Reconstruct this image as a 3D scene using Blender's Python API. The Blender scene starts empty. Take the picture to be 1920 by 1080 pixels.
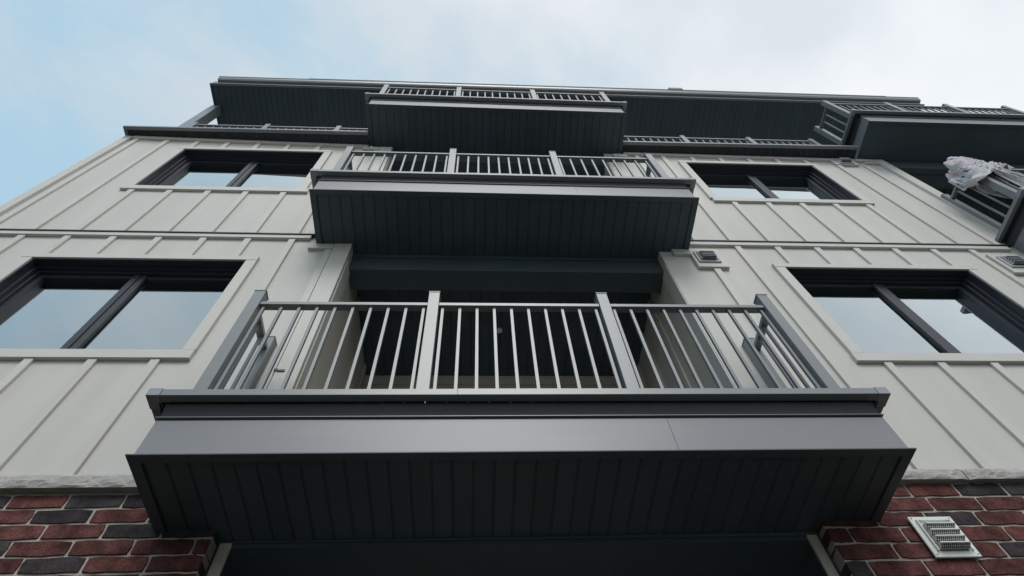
import bpy, bmesh, math, random
from mathutils import Vector, Matrix, noise

random.seed(7)
scene = bpy.context.scene
COL = scene.collection
S = 2.6          # metres from the camera to the facade plane
CAM_H = 1.5

# ------------------------------------------------------------------ camera
cam_data = bpy.data.cameras.new("camera")
cam_data.sensor_width = 36.0
cam_data.lens = 1144.29 / 1920 * 36.0
cam_data.clip_start = 0.05
cam_data.clip_end = 3000
cam = bpy.data.objects.new("camera", cam_data)
COL.objects.link(cam)
a, b, c = -0.11732065, 1.04602195, -0.09072865
f = Vector((-math.sin(a) * math.cos(b), math.cos(a) * math.cos(b), math.sin(b)))
r0 = Vector((math.cos(a), math.sin(a), 0))
u0 = r0.cross(f)
r = math.cos(c) * r0 + math.sin(c) * u0
u = -math.sin(c) * r0 + math.cos(c) * u0
cam.matrix_world = Matrix(((r.x, u.x, -f.x, 0), (r.y, u.y, -f.y, -S), (r.z, u.z, -f.z, CAM_H), (0, 0, 0, 1)))
scene.camera = cam

# ------------------------------------------------------------------ sky
SUN_EL, SUN_AZ = math.radians(50), math.radians(178)      # azimuth clockwise from +Y: a veiled sun behind the photographer
world = bpy.data.worlds.new("World")
scene.world = world
world.use_nodes = True
wt = world.node_tree
wt.nodes.clear()
W = wt.nodes.new
wl = wt.links.new
sky = W("ShaderNodeTexSky"); sky.sky_type = 'NISHITA'; sky.sun_disc = False
sky.sun_elevation = SUN_EL; sky.sun_rotation = SUN_AZ
sky.air_density = 1.0; sky.dust_density = 2.0; sky.ozone_density = 1.5
tc = W("ShaderNodeTexCoord")
mp = W("ShaderNodeMapping"); mp.inputs['Scale'].default_value = (1.0, 1.0, 1.7); mp.inputs['Location'].default_value = (7.7, 2.2, 5.5)
wl(tc.outputs['Generated'], mp.inputs['Vector'])
n1 = W("ShaderNodeTexNoise"); n1.inputs['Scale'].default_value = 3.6; n1.inputs['Detail'].default_value = 8; n1.inputs['Roughness'].default_value = 0.58
n1.inputs['Distortion'].default_value = 0.35
wl(mp.outputs[0], n1.inputs['Vector'])
# broad cloud deck that thins out towards the west (-X)
dotn = W("ShaderNodeVectorMath"); dotn.operation = 'DOT_PRODUCT'
dotn.inputs[1].default_value = (0.85, -0.42, 0.10)
wl(tc.outputs['Generated'], dotn.inputs[0])
mr = W("ShaderNodeMapRange"); mr.inputs[1].default_value = -0.50; mr.inputs[2].default_value = 0.45
mr.inputs[3].default_value = -0.125; mr.inputs[4].default_value = 0.42
wl(dotn.outputs['Value'], mr.inputs[0])
addn = W("ShaderNodeMath"); addn.operation = 'ADD'
wl(n1.outputs['Fac'], addn.inputs[0]); wl(mr.outputs[0], addn.inputs[1])
cr = W("ShaderNodeMapRange"); cr.interpolation_type = 'SMOOTHSTEP'
cr.inputs[1].default_value = 0.34; cr.inputs[2].default_value = 0.80
cr.inputs[3].default_value = 0.08; cr.inputs[4].default_value = 0.96
wl(addn.outputs[0], cr.inputs[0])
n2 = W("ShaderNodeTexNoise"); n2.inputs['Scale'].default_value = 2.2; n2.inputs['Detail'].default_value = 5
wl(mp.outputs[0], n2.inputs['Vector'])
ccol = W("ShaderNodeMixRGB"); ccol.inputs[1].default_value = (5.0, 5.4, 5.75, 1); ccol.inputs[2].default_value = (6.4, 6.5, 6.65, 1)
cm = W("ShaderNodeMapRange"); cm.inputs[1].default_value = 0.40; cm.inputs[2].default_value = 0.60
wl(n2.outputs['Fac'], cm.inputs[0]); wl(cm.outputs[0], ccol.inputs[0])
mixs = W("ShaderNodeMixRGB")
wl(cr.outputs[0], mixs.inputs[0])
haze_mix = W("ShaderNodeMixRGB"); haze_mix.inputs[0].default_value = 0.85; haze_mix.inputs[2].default_value = (3.35, 5.1, 6.25, 1)
wl(sky.outputs[0], haze_mix.inputs[1])
gm = W("ShaderNodeMapRange"); gm.inputs[1].default_value = -0.6; gm.inputs[2].default_value = 0.9; gm.inputs[3].default_value = 0.93; gm.inputs[4].default_value = 1.16
wl(dotn.outputs['Value'], gm.inputs[0])
gs = W("ShaderNodeVectorMath"); gs.operation = 'SCALE'; wl(ccol.outputs[0], gs.inputs[0]); wl(gm.outputs[0], gs.inputs['Scale'])
wl(haze_mix.outputs[0], mixs.inputs[1]); wl(gs.outputs[0], mixs.inputs[2])
bg = W("ShaderNodeBackground"); bg.inputs['Strength'].default_value = 0.1
wl(mixs.outputs[0], bg.inputs['Color'])
wo = W("ShaderNodeOutputWorld"); wl(bg.outputs[0], wo.inputs['Surface'])

sun_data = bpy.data.lights.new("sun", 'SUN'); sun_data.energy = 1.15; sun_data.angle = math.radians(26)
sun_data.color = (1.0, 0.97, 0.93)
sun = bpy.data.objects.new("sun", sun_data); COL.objects.link(sun)
sd = Vector((math.sin(SUN_AZ) * math.cos(SUN_EL), math.cos(SUN_AZ) * math.cos(SUN_EL), math.sin(SUN_EL)))
sun.rotation_euler = sd.to_track_quat('Z', 'Y').to_euler()
sun.location = (0, -10, 20)

scene.view_settings.view_transform = 'Standard'
scene.view_settings.look = 'None'
scene.view_settings.exposure = 0.45
scene.view_settings.gamma = 1.0
scene.view_settings.use_curve_mapping = False

# ------------------------------------------------------------------ materials
def material(name, col, rough=0.5, spec=0.5, var=0.0, nscale=4.0, bump=0.0, bscale=60.0, objvar=0.0, metallic=0.0, stretch=(1, 1, 1), fine=0.0, fscale=200.0):
    m = bpy.data.materials.new(name); m.use_nodes = True
    nt = m.node_tree; p = nt.nodes["Principled BSDF"]
    N = nt.nodes.new; L = nt.links.new
    p.inputs['Roughness'].default_value = rough
    p.inputs['Specular IOR Level'].default_value = spec
    p.inputs['Metallic'].default_value = metallic
    geo = N("ShaderNodeNewGeometry")
    mpg = N("ShaderNodeMapping"); mpg.inputs['Scale'].default_value = stretch
    L(geo.outputs['Position'], mpg.inputs['Vector'])
    val = N("ShaderNodeTexNoise"); val.inputs['Scale'].default_value = nscale; val.inputs['Detail'].default_value = 6
    L(mpg.outputs[0], val.inputs['Vector'])
    mr_ = N("ShaderNodeMapRange"); mr_.inputs[1].default_value = 0.3; mr_.inputs[2].default_value = 0.7
    mr_.inputs[3].default_value = 1 - var; mr_.inputs[4].default_value = 1 + var
    L(val.outputs['Fac'], mr_.inputs[0])
    fac = mr_.outputs[0]
    if fine:
        fn = N("ShaderNodeTexNoise"); fn.inputs['Scale'].default_value = fscale; fn.inputs['Detail'].default_value = 2
        L(geo.outputs['Position'], fn.inputs['Vector'])
        fr = N("ShaderNodeMapRange"); fr.inputs[1].default_value = 0.3; fr.inputs[2].default_value = 0.7
        fr.inputs[3].default_value = 1 - fine; fr.inputs[4].default_value = 1 + fine
        L(fn.outputs['Fac'], fr.inputs[0])
        mm = N("ShaderNodeMath"); mm.operation = 'MULTIPLY'; L(fac, mm.inputs[0]); L(fr.outputs[0], mm.inputs[1]); fac = mm.outputs[0]
    if objvar:
        oi = N("ShaderNodeObjectInfo")
        o_ = N("ShaderNodeMapRange"); o_.inputs[3].default_value = 1 - objvar; o_.inputs[4].default_value = 1 + objvar
        L(oi.outputs['Random'], o_.inputs[0])
        mm = N("ShaderNodeMath"); mm.operation = 'MULTIPLY'; L(fac, mm.inputs[0]); L(o_.outputs[0], mm.inputs[1]); fac = mm.outputs[0]
    mul = N("ShaderNodeVectorMath"); mul.operation = 'SCALE'; mul.inputs[0].default_value = col[:3]
    L(fac, mul.inputs['Scale']); L(mul.outputs[0], p.inputs['Base Color'])
    if bump:
        bn = N("ShaderNodeTexNoise"); bn.inputs['Scale'].default_value = bscale; bn.inputs['Detail'].default_value = 5
        L(mpg.outputs[0], bn.inputs['Vector'])
        bp_ = N("ShaderNodeBump"); bp_.inputs['Strength'].default_value = 1.0; bp_.inputs['Distance'].default_value = bump
        L(bn.outputs['Fac'], bp_.inputs['Height']); L(bp_.outputs[0], p.inputs['Normal'])
    return m

M = {}
M['siding'] = material("fibre_cement_siding", (0.545, 0.541, 0.512), 0.55, 0.35, 0.065, 3.2, 0.0014, 38, 0.0, stretch=(1, 1, 0.16), fine=0.02, fscale=90)
M['trim'] = material("painted_trim_board", (0.555, 0.550, 0.518), 0.5, 0.4, 0.035, 2.5, 0.0006, 60, 0.03, stretch=(1, 1, 0.5), fine=0.015, fscale=120)
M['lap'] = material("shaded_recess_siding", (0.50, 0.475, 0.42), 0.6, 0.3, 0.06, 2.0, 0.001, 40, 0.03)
M['metal'] = material("grey_powder_coat", (0.182, 0.203, 0.216), 0.36, 0.65, 0.04, 2.0, 0.0, 0, 0.03, fine=0.03, fscale=300)
M['fascia'] = material("grey_fascia_sheet", (0.200, 0.208, 0.232), 0.42, 0.6, 0.05, 1.2, 0.0016, 1.5, 0.0, fine=0.03, fscale=260)
M['cap'] = material("pale_corner_cap", (0.25, 0.27, 0.30), 0.38, 0.6, 0.03, 2.0)
M['soffit'] = material("charcoal_soffit_panel", (0.062, 0.086, 0.102), 0.5, 0.4, 0.10, 3.0, 0.0004, 180, 0.06, fine=0.16, fscale=170)
M['frame'] = material("black_window_frame", (0.021, 0.025, 0.036), 0.42, 0.5, 0.06, 3.0)
M['deck'] = material("dark_deck_board", (0.040, 0.045, 0.058), 0.5, 0.4, 0.1, 5.0, 0.0, 0, 0.12)
M['stone'] = material("split_limestone", (0.37, 0.365, 0.355), 0.85, 0.2, 0.16, 14.0, 0.006, 45, 0.05, fine=0.10, fscale=70)
M['mortar'] = material("sandy_mortar", (0.40, 0.37, 0.335), 0.9, 0.15, 0.12, 16.0, 0.004, 110, 0.0, fine=0.15, fscale=160)
M['brick_red'] = material("red_clay_brick", (0.104, 0.042, 0.039), 0.9, 0.15, 0.55, 11.0, 0.005, 42, 0.24, fine=0.32, fscale=120)
M['brick_dark'] = material("charcoal_clay_brick", (0.043, 0.037, 0.040), 0.9, 0.15, 0.45, 11.0, 0.005, 42, 0.26, fine=0.3, fscale=120)
M['brick_orange'] = material("orange_clay_brick", (0.24, 0.055, 0.04), 0.8, 0.25, 0.4, 20.0, 0.003, 60, 0.0)
M['plastic'] = material("white_vent_plastic", (0.74, 0.77, 0.76), 0.4, 0.5, 0.05, 12.0, fine=0.02)
M['plastic_grey'] = material("grey_vent_plastic", (0.36, 0.39, 0.42), 0.45, 0.5, 0.06, 12.0)
M['throat_shade'] = material("painted_vent_shade", (0.03, 0.033, 0.038), 0.8, 0.2)  # dark tone painted in for the shade inside the vents
M['screw'] = material("dull_screw", (0.10, 0.10, 0.10), 0.5, 0.5)
M['concrete'] = material("pale_concrete_paving", (0.50, 0.50, 0.49), 0.9, 0.2, 0.12, 0.8, 0.003, 30)
M['asphalt'] = material("worn_asphalt", (0.12, 0.12, 0.12), 0.9, 0.2, 0.15, 0.3, 0.004, 60)
M['lawn'] = material('mown_lawn', (0.022, 0.034, 0.014), 0.95, 0.1, 0.3, 2.0, 0.02, 60)
M['soil'] = material("planting_bed_soil", (0.045, 0.038, 0.03), 0.95, 0.1, 0.3, 6, 0.01, 40)

def glass_material():
    m = bpy.data.materials.new("coated_window_glass"); m.use_nodes = True
    nt = m.node_tree; nt.nodes.clear(); N = nt.nodes.new; L = nt.links.new
    out = N("ShaderNodeOutputMaterial")
    gl = N("ShaderNodeBsdfGlossy"); gl.inputs['Roughness'].default_value = 0.004; gl.inputs['Color'].default_value = (0.86, 0.94, 0.97, 1)
    tr = N("ShaderNodeBsdfTransparent"); tr.inputs['Color'].default_value = (0.62, 0.70, 0.70, 1)
    fr = N("ShaderNodeFresnel"); fr.inputs['IOR'].default_value = 1.5
    mx = N("ShaderNodeMixShader")
    ng = N("ShaderNodeTexNoise"); ng.inputs['Scale'].default_value = 1.6; ng.inputs['Detail'].default_value = 1
    geo = N("ShaderNodeNewGeometry"); L(geo.outputs['Position'], ng.inputs['Vector'])
    bp_ = N("ShaderNodeBump"); bp_.inputs['Distance'].default_value = 0.0015; L(ng.outputs['Fac'], bp_.inputs['Height'])
    L(bp_.outputs[0], gl.inputs['Normal'])
    ad = N("ShaderNodeMath"); ad.operation = 'MULTIPLY_ADD'; ad.inputs[1].default_value = 2.1; ad.inputs[2].default_value = 0.36; ad.use_clamp = True
    L(fr.outputs[0], ad.inputs[0])
    L(ad.outputs[0], mx.inputs[0]); L(tr.outputs[0], mx.inputs[1]); L(gl.outputs[0], mx.inputs[2]); L(mx.outputs[0], out.inputs[0])
    return m
M['glass'] = glass_material()
M['room'] = material("dim_room_lining", (0.10, 0.11, 0.11), 0.9, 0.1, 0.1)

def cloth_material():
    m = bpy.data.materials.new("printed_cotton"); m.use_nodes = True
    nt = m.node_tree; p = nt.nodes["Principled BSDF"]; N = nt.nodes.new; L = nt.links.new
    p.inputs['Roughness'].default_value = 0.9; p.inputs['Specular IOR Level'].default_value = 0.15
    uv = N("ShaderNodeTexCoord")
    base = (0.55, 0.545, 0.57, 1)
    def spots(scale, lo, hi, seedv, col, prev):
        mpn = N("ShaderNodeMapping"); mpn.inputs['Location'].default_value = (seedv, seedv * 1.7, 0); L(uv.outputs['UV'], mpn.inputs[0])
        v = N("ShaderNodeTexVoronoi"); v.inputs['Scale'].default_value = scale; L(mpn.outputs[0], v.inputs['Vector'])
        g = N("ShaderNodeMapRange"); g.inputs[1].default_value = hi; g.inputs[2].default_value = lo
        L(v.outputs['Distance'], g.inputs[0])
        nn = N("ShaderNodeTexWhiteNoise"); L(v.outputs['Position'], nn.inputs['Vector'])
        gt = N("ShaderNodeMath"); gt.operation = 'GREATER_THAN'; gt.inputs[1].default_value = 0.30; L(nn.outputs['Value'], gt.inputs[0])
        mu = N("ShaderNodeMath"); mu.operation = 'MULTIPLY'; L(g.outputs[0], mu.inputs[0]); L(gt.outputs[0], mu.inputs[1])
        x = N("ShaderNodeMixRGB"); x.inputs[2].default_value = col
        L(mu.outputs[0], x.inputs[0])
        if isinstance(prev, tuple): x.inputs[1].default_value = prev
        else: L(prev, x.inputs[1])
        return x.outputs[0]
    o = spots(11, 0.30, 0.5, 0.3, (0.56, 0.40, 0.46, 1), base)
    o = spots(16, 0.20, 0.27, 1.9, (0.05, 0.06, 0.13, 1), o)
    o = spots(21, 0.15, 0.24, 4.9, (0.20, 0.27, 0.42, 1), o)
    L(o, p.inputs['Base Color'])
    return m
M['cloth'] = cloth_material()

# ------------------------------------------------------------------ helpers
# plan coordinates: x along the facade, d out of it (towards the viewer), z above the camera, all in units of S
def P(x, d, z):
    return Vector((x * S, -d * S, CAM_H + z * S))

def link(name, mesh, loc, parent, mat=None):
    o = bpy.data.objects.new(name, mesh); COL.objects.link(o)
    o.location = loc
    if mat is not None and not mesh.materials: mesh.materials.append(mat)
    if parent is not None:
        o.parent = parent
        o.matrix_parent_inverse = Matrix.Translation(-WORLD_LOC[parent.name])
    WORLD_LOC[o.name] = Vector(loc)
    return o
WORLD_LOC = {}

def empty(name, loc, parent=None):
    o = bpy.data.objects.new(name, None); COL.objects.link(o); o.location = loc; o.empty_display_size = 0.1
    if parent is not None:
        o.parent = parent; o.matrix_parent_inverse = Matrix.Translation(-WORLD_LOC[parent.name])
    WORLD_LOC[o.name] = Vector(loc)
    return o

def add_box(bm, x0, x1, d0, d1, z0, z1, o=Vector((0, 0, 0)), dzl=0.0, dzr=0.0, ddl=0.0, ddr=0.0):
    """axis box in plan units; dzl / dzr lift its two ends; ddl / ddr move its outer face at the ends"""
    vs = []
    for x, dz, dd in ((x0, dzl, ddl), (x1, dzr, ddr)):
        for d in (d0, d1 + dd):
            for z in (z0 + dz, z1 + dz):
                vs.append(bm.verts.new(P(x, d, z) - o))
    q = vs
    faces = [(0, 1, 3, 2), (4, 6, 7, 5), (0, 4, 5, 1), (2, 3, 7, 6), (0, 2, 6, 4), (1, 5, 7, 3)]
    fs = [bm.faces.new([q[i] for i in t]) for t in faces]
    return fs

def finish(bm, name, bevel=0.0, smooth=False):
    bmesh.ops.recalc_face_normals(bm, faces=bm.faces)
    if bevel:
        bmesh.ops.bevel(bm, geom=[e for e in bm.edges if e.is_manifold and e.calc_face_angle(0) > 0.6], offset=bevel, segments=1, affect='EDGES', profile=0.7)
    me = bpy.data.meshes.new(name)
    bm.to_mesh(me); bm.free()
    if smooth:
        for p_ in me.polygons: p_.use_smooth = True
    return me

def box(name, x0, x1, d0, d1, z0, z1, mat, parent, bevel=0.002, **k):
    o = P((x0 + x1) / 2, (d0 + d1) / 2, (z0 + z1) / 2)
    bm = bmesh.new(); add_box(bm, x0, x1, d0, d1, z0, z1, o, **k)
    return link(name, finish(bm, name, bevel), o, parent, M[mat])

_cache = {}
def inst(name, key, make, loc, parent, mat):
    """an individual object that shares its mesh with its look-alikes"""
    if key not in _cache:
        me = make(); me.materials.append(M[mat]); _cache[key] = me
    return link(name, _cache[key], loc, parent)

def box_mesh(w, dp, h, bevel=0.0015):
    def f_():
        bm = bmesh.new(); o = P(0, 0, 0)
        add_box(bm, -w / 2, w / 2, -dp / 2, dp / 2, -h / 2, h / 2, o)
        return finish(bm, "shared_bar", bevel)
    return f_

# ------------------------------------------------------------------ setting: unseen ground, dark lawn near and pale paving far to shape soffit bounce
def structure(o, label=None):
    o['kind'] = 'structure'
    return o
def sheet(name, x0, x1, y0, y1, z, mat):
    bm = bmesh.new()
    vs = [bm.verts.new(v) for v in ((x0, y0, z), (x1, y0, z), (x1, y1, z), (x0, y1, z))]
    bm.faces.new(vs)
    return structure(link(name, finish(bm, name), (0, 0, 0), None, M[mat]))
sheet('ground', -900, 900, -900, 900, -0.012, 'asphalt')
sheet('planting_bed', -30, 30, -1.2, -0.06, -0.004, 'soil')
sheet('lawn', -80, 80, -9.5, -1.3, -0.002, 'lawn')
sheet('pavement', -90, 90, -90.0, -9.6, 0.0, 'concrete')

# an added, unseen bank behind the camera, cutting low sky light on beams and soffits
def horizon_blocker():
    bm = bmesh.new(); rows = []
    nseg = 90
    for i in range(nseg + 1):
        an = math.radians(180 + 180 * i / nseg)
        hgt = 11.5 + 4.5 * noise.noise(Vector((i * 0.16, 0, 2))) + 2.0 * noise.noise(Vector((i * 0.7, 4, 2)))
        row = []
        for rr, k in ((40, 0.0), (41.5, 0.35), (44, 0.72), (48, 0.95), (54, 1.0), (75, 0.7), (110, 0.0)):
            n_ = noise.noise(Vector((i * 0.5, rr * 0.3, 7))) * 1.2 * (k > 0)
            R_ = rr + n_
            row.append(bm.verts.new((R_ * math.cos(an), R_ * math.sin(an) - 6, -0.006 + max(0, hgt * k + n_ * 0.8))))
        rows.append(row)
    for i in range(nseg):
        for k in range(6): bm.faces.new([rows[i][k], rows[i + 1][k], rows[i + 1][k + 1], rows[i][k + 1]])
    return structure(link('light_blocking_bank', finish(bm, 'light_blocking_bank', smooth=True), (0, 0, 0), None, M['blocker_green']))
M['blocker_green'] = material("horizon_blocker_greens", (0.040, 0.058, 0.028), 0.95, 0.1, 0.5, 0.7, 0.25, 1.5)
horizon_blocker()

# ------------------------------------------------------------------ the building
B = empty('apartment_building', P(0, 0, -CAM_H / S))
B['label'] = "apartment block with pale board siding, brick base and stacked charcoal balconies under a flat roof"
B['category'] = "building"
def part(name, x, d, z, label=None):
    o = empty(name, P(x, d, z), B)
    if label: o['label'] = label
    return o

XL, XR = -1.855, 2.235          # building corners
OX0, OX1 = -0.452, 0.683        # the recess that holds the central balconies
LX = 2.235                      # right-hand recess starts here

# ---- siding: board-and-batten wall in two tiers, left and right of the recess, with holes for windows
WIN = dict(
    LL=(-1.484, -0.785, 1.370, 1.893), LR=(1.108, 1.800, 1.370, 1.893),
    UL=(-1.480, -0.785, 2.575, 3.098), UR=(1.094, 1.780, 2.566, 3.066))

def wall_sheet(name, x0, x1, z0, z1, holes, mat, parent, dback=-0.03, dfront=0.0, ztl=None, ztr=None):
    """a slab with rectangular holes (reveals closed), front at dfront"""
    xs = sorted({x0, x1, *[h[0] for h in holes], *[h[1] for h in holes]})
    zs = sorted({z0, z1, *[h[2] for h in holes], *[h[3] for h in holes]})
    o = P((x0 + x1) / 2, 0, (z0 + z1) / 2)
    bm = bmesh.new()
    def inside(i, j):
        if not (0 <= i < len(xs) - 1 and 0 <= j < len(zs) - 1): return False
        cx, cz = (xs[i] + xs[i + 1]) / 2, (zs[j] + zs[j + 1]) / 2
        return not any(h[0] < cx < h[1] and h[2] < cz < h[3] for h in holes)
    def zt(x, z):
        if z == z1 and ztl is not None: return ztl + (ztr - ztl) * (x - x0) / (x1 - x0)
        return z
    cache = {}
    def V(x, d, z):
        k = (x, d, z)
        if k not in cache: cache[k] = bm.verts.new(P(x, d, zt(x, z)) - o)
        return cache[k]
    for i in range(len(xs) - 1):
        for j in range(len(zs) - 1):
            if not inside(i, j): continue
            a0, a1, c0, c1 = xs[i], xs[i + 1], zs[j], zs[j + 1]
            bm.faces.new([V(a0, dfront, c0), V(a1, dfront, c0), V(a1, dfront, c1), V(a0, dfront, c1)])
            bm.faces.new([V(a0, dback, c0), V(a0, dback, c1), V(a1, dback, c1), V(a1, dback, c0)])
            if not inside(i - 1, j): bm.faces.new([V(a0, dfront, c0), V(a0, dfront, c1), V(a0, dback, c1), V(a0, dback, c0)])
            if not inside(i + 1, j): bm.faces.new([V(a1, dfront, c0), V(a1, dback, c0), V(a1, dback, c1), V(a1, dfront, c1)])
            if not inside(i, j - 1): bm.faces.new([V(a0, dfront, c0), V(a0, dback, c0), V(a1, dback, c0), V(a1, dfront, c0)])
            if not inside(i, j + 1): bm.faces.new([V(a0, dfront, c1), V(a1, dfront, c1), V(a1, dback, c1), V(a0, dback, c1)])
    return link(name, finish(bm, name), o, parent, M[mat])

ZS = 0.931     # siding foot on the stone course
ZF = 2.100     # flashing between the tiers
TOPL, TOPR = (3.298, 3.231), (3.217, 3.192)   # underside of the terrace edge, left and right stretches
BT_D = 0.0085  # batten depth
TR_D = 0.0125  # trim depth

def mk_wall(name, x0, x1, z0, z1, win, label, **k):
    o = wall_sheet(name, x0, x1, z0, z1, [win], 'siding', B, **k)
    o['label'] = label
    return o
tiers = []
wLL = mk_wall('siding_wall', XL, OX0, ZS, ZF, WIN['LL'], "board and batten siding of the lower tier left of the balconies")
wLR = mk_wall('siding_wall', OX1, XR, ZS, ZF, WIN['LR'], "board and batten siding of the lower tier right of the balconies")
wUL = mk_wall('siding_wall', XL, OX0, ZF, 3.3, WIN['UL'], "board and batten siding of the upper tier left of the balconies", ztl=TOPL[0], ztr=TOPL[1] - 0.003)
wUR = mk_wall('siding_wall', OX1, XR, ZF, 3.3, WIN['UR'], "board and batten siding of the upper tier right of the balconies", ztl=TOPR[0], ztr=TOPR[1] - 0.001)

def batten(w, xc, z0, z1):
    bw = 0.0235
    h = z1 - z0
    inst('batten', ('batten', round(h, 4)), box_mesh(bw, BT_D, h, 0.0018), P(xc, BT_D / 2 + 0.0002, (z0 + z1) / 2), w, 'trim')

def lerp(p, q, t): return p + (q - p) * t
gL = [-1.786 + 0.1585 * i for i in range(8)]
gR = [0.855, 0.998, 1.155, 1.3115, 1.468, 1.6245, 1.781, 1.938, 2.092]
TRIM_T = 0.0235
for (w, xs, z0, z1, top, win, tx) in (
        (wLL, gL, ZS + 0.002, 2.0715, None, WIN['LL'], (-1.540, -0.748)),
        (wLR, gR, ZS + 0.002, 2.0690, None, WIN['LR'], (1.070, 1.842)),
        (wUL, gL, ZF + 0.006, None, TOPL, WIN['UL'], (-1.520, -0.748)),
        (wUR, gR, ZF + 0.006, None, TOPR, WIN['UR'], (1.060, 1.820))):
    x0, x1, a0, a1 = win
    for xc in xs:
        if top:
            xa, xb = (XL, OX0) if w is wUL else (OX1, XR)
            zt = lerp(top[0], top[1], (xc - xa) / (xb - xa)) - 0.036
        else:
            zt = z1
        if tx[0] - 0.015 < xc < tx[1] + 0.01:
            batten(w, xc, a1 + 0.0285, zt); batten(w, xc, z0, a0 - 0.0375)
        elif w is wLR and xc < 0.9:
            batten(w, xc, z0, 1.883)
        elif w is wLR and 1.99 < xc:
            batten(w, xc, z0, 1.868)
        elif w is wUR and 1.99 < xc:
            batten(w, xc, z0, 3.085)
        else:
            batten(w, xc, z0, zt)

# window casings
for key, w, sx0, sx1 in (('LL', wLL, -1.524, -0.750), ('LR', wLR, 1.068, 1.842), ('UL', wUL, -1.522, -0.736), ('UR', wUR, 1.066, 1.815)):
    x0, x1, z0, z1 = WIN[key]
    box('sill_board', sx0, sx1, 0.0003, TR_D, z0 - 0.037, z0, 'trim', w, 0.002)
    box('head_board', x0 - 0.036, x1 + 0.036, 0.0003, TR_D, z1, z1 + 0.028, 'trim', w, 0.002)
    box('side_board', x0 - 0.036, x0, 0.0003, TR_D - 0.0008, z0 + 0.0006, z1 - 0.0006, 'trim', w, 0.002)
    box('side_board', x1, x1 + 0.036, 0.0003, TR_D - 0.0008, z0 + 0.0006, z1 - 0.0006, 'trim', w, 0.002)
# band under the flashing
box('band_board', XL + 0.035, OX0 - 0.16, 0.0003, TR_D, 2.0718, 2.0955, 'trim', wLL, 0.0015)
box('band_board', OX1 + 0.125, 2.105, 0.0003, TR_D, 2.0692, 2.0945, 'trim', wLR, 0.0015)
box('flashing', XL, OX0 - 0.13, 0.0003, 0.0165, 2.0965, 2.1030, 'frame', wUL, 0.0008)
box('flashing', OX1 + 0.11, 2.125, 0.0003, 0.0165, 2.0955, 2.1020, 'frame', wUR, 0.0008)
# corner boards
for w, z0, z1 in ((wLL, ZS, 2.0955), (wUL, 2.102, 3.288)):
    box('corner_board', XL - 0.006, XL + 0.034, -0.02, TR_D + 0.001, z0, z1, 'trim', w, 0.002)
for w, z0, z1 in ((wLR, ZS, 2.0955), (wUR, 2.102, 3.187)):
    box('corner_board', XR - 0.048, XR + 0.004, -0.02, TR_D + 0.001, z0, z1, 'trim', w, 0.002)
# frieze boards under the terrace edge
def tilt_box(name, x0, x1, d0, d1, zl0, zr0, h, mat, parent, bevel=0.0015, **k):
    return box(name, x0, x1, d0, d1, zl0, zl0 + h, mat, parent, bevel, dzl=0.0, dzr=zr0 - zl0, **k)
tilt_box('frieze_board', XL + 0.036, OX0 - 0.13, 0.0003, TR_D, TOPL[0] - 0.036, TOPL[1] - 0.030, 0.034, 'trim', wUL)
tilt_box('frieze_board', OX1 + 0.11, XR - 0.05, 0.0003, TR_D, TOPR[0] - 0.036, TOPR[1] - 0.036, 0.034, 'trim', wUR)
# small ledges and jamb boards beside the recess
for w, zb in ((wLL, 1.990), (wUL, 3.165)):
    box('ledge_board', OX0 - 0.150, OX0 - 0.062, 0.0003, TR_D, zb, zb + 0.036, 'trim', w)
    box('jamb_board', OX0 - 0.060, OX0 + 0.001, 0.0003, TR_D + 0.001, (ZS if w is wLL else 2.102), zb + 0.036, 'trim', w)
    zz0 = ZS + 0.002 if w is wLL else 2.106
    batten(w, OX0 - 0.076, zz0, zb - 0.0006)
for w, zb in ((wLR, 1.985), (wUR, 3.140)):
    box('ledge_board', OX1 + 0.045, OX1 + 0.118, 0.0003, TR_D, zb, zb + 0.042, 'trim', w)
box('ledge_board', 2.115, XR - 0.05, 0.0003, TR_D, 3.125, 3.145, 'trim', wUR)

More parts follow.
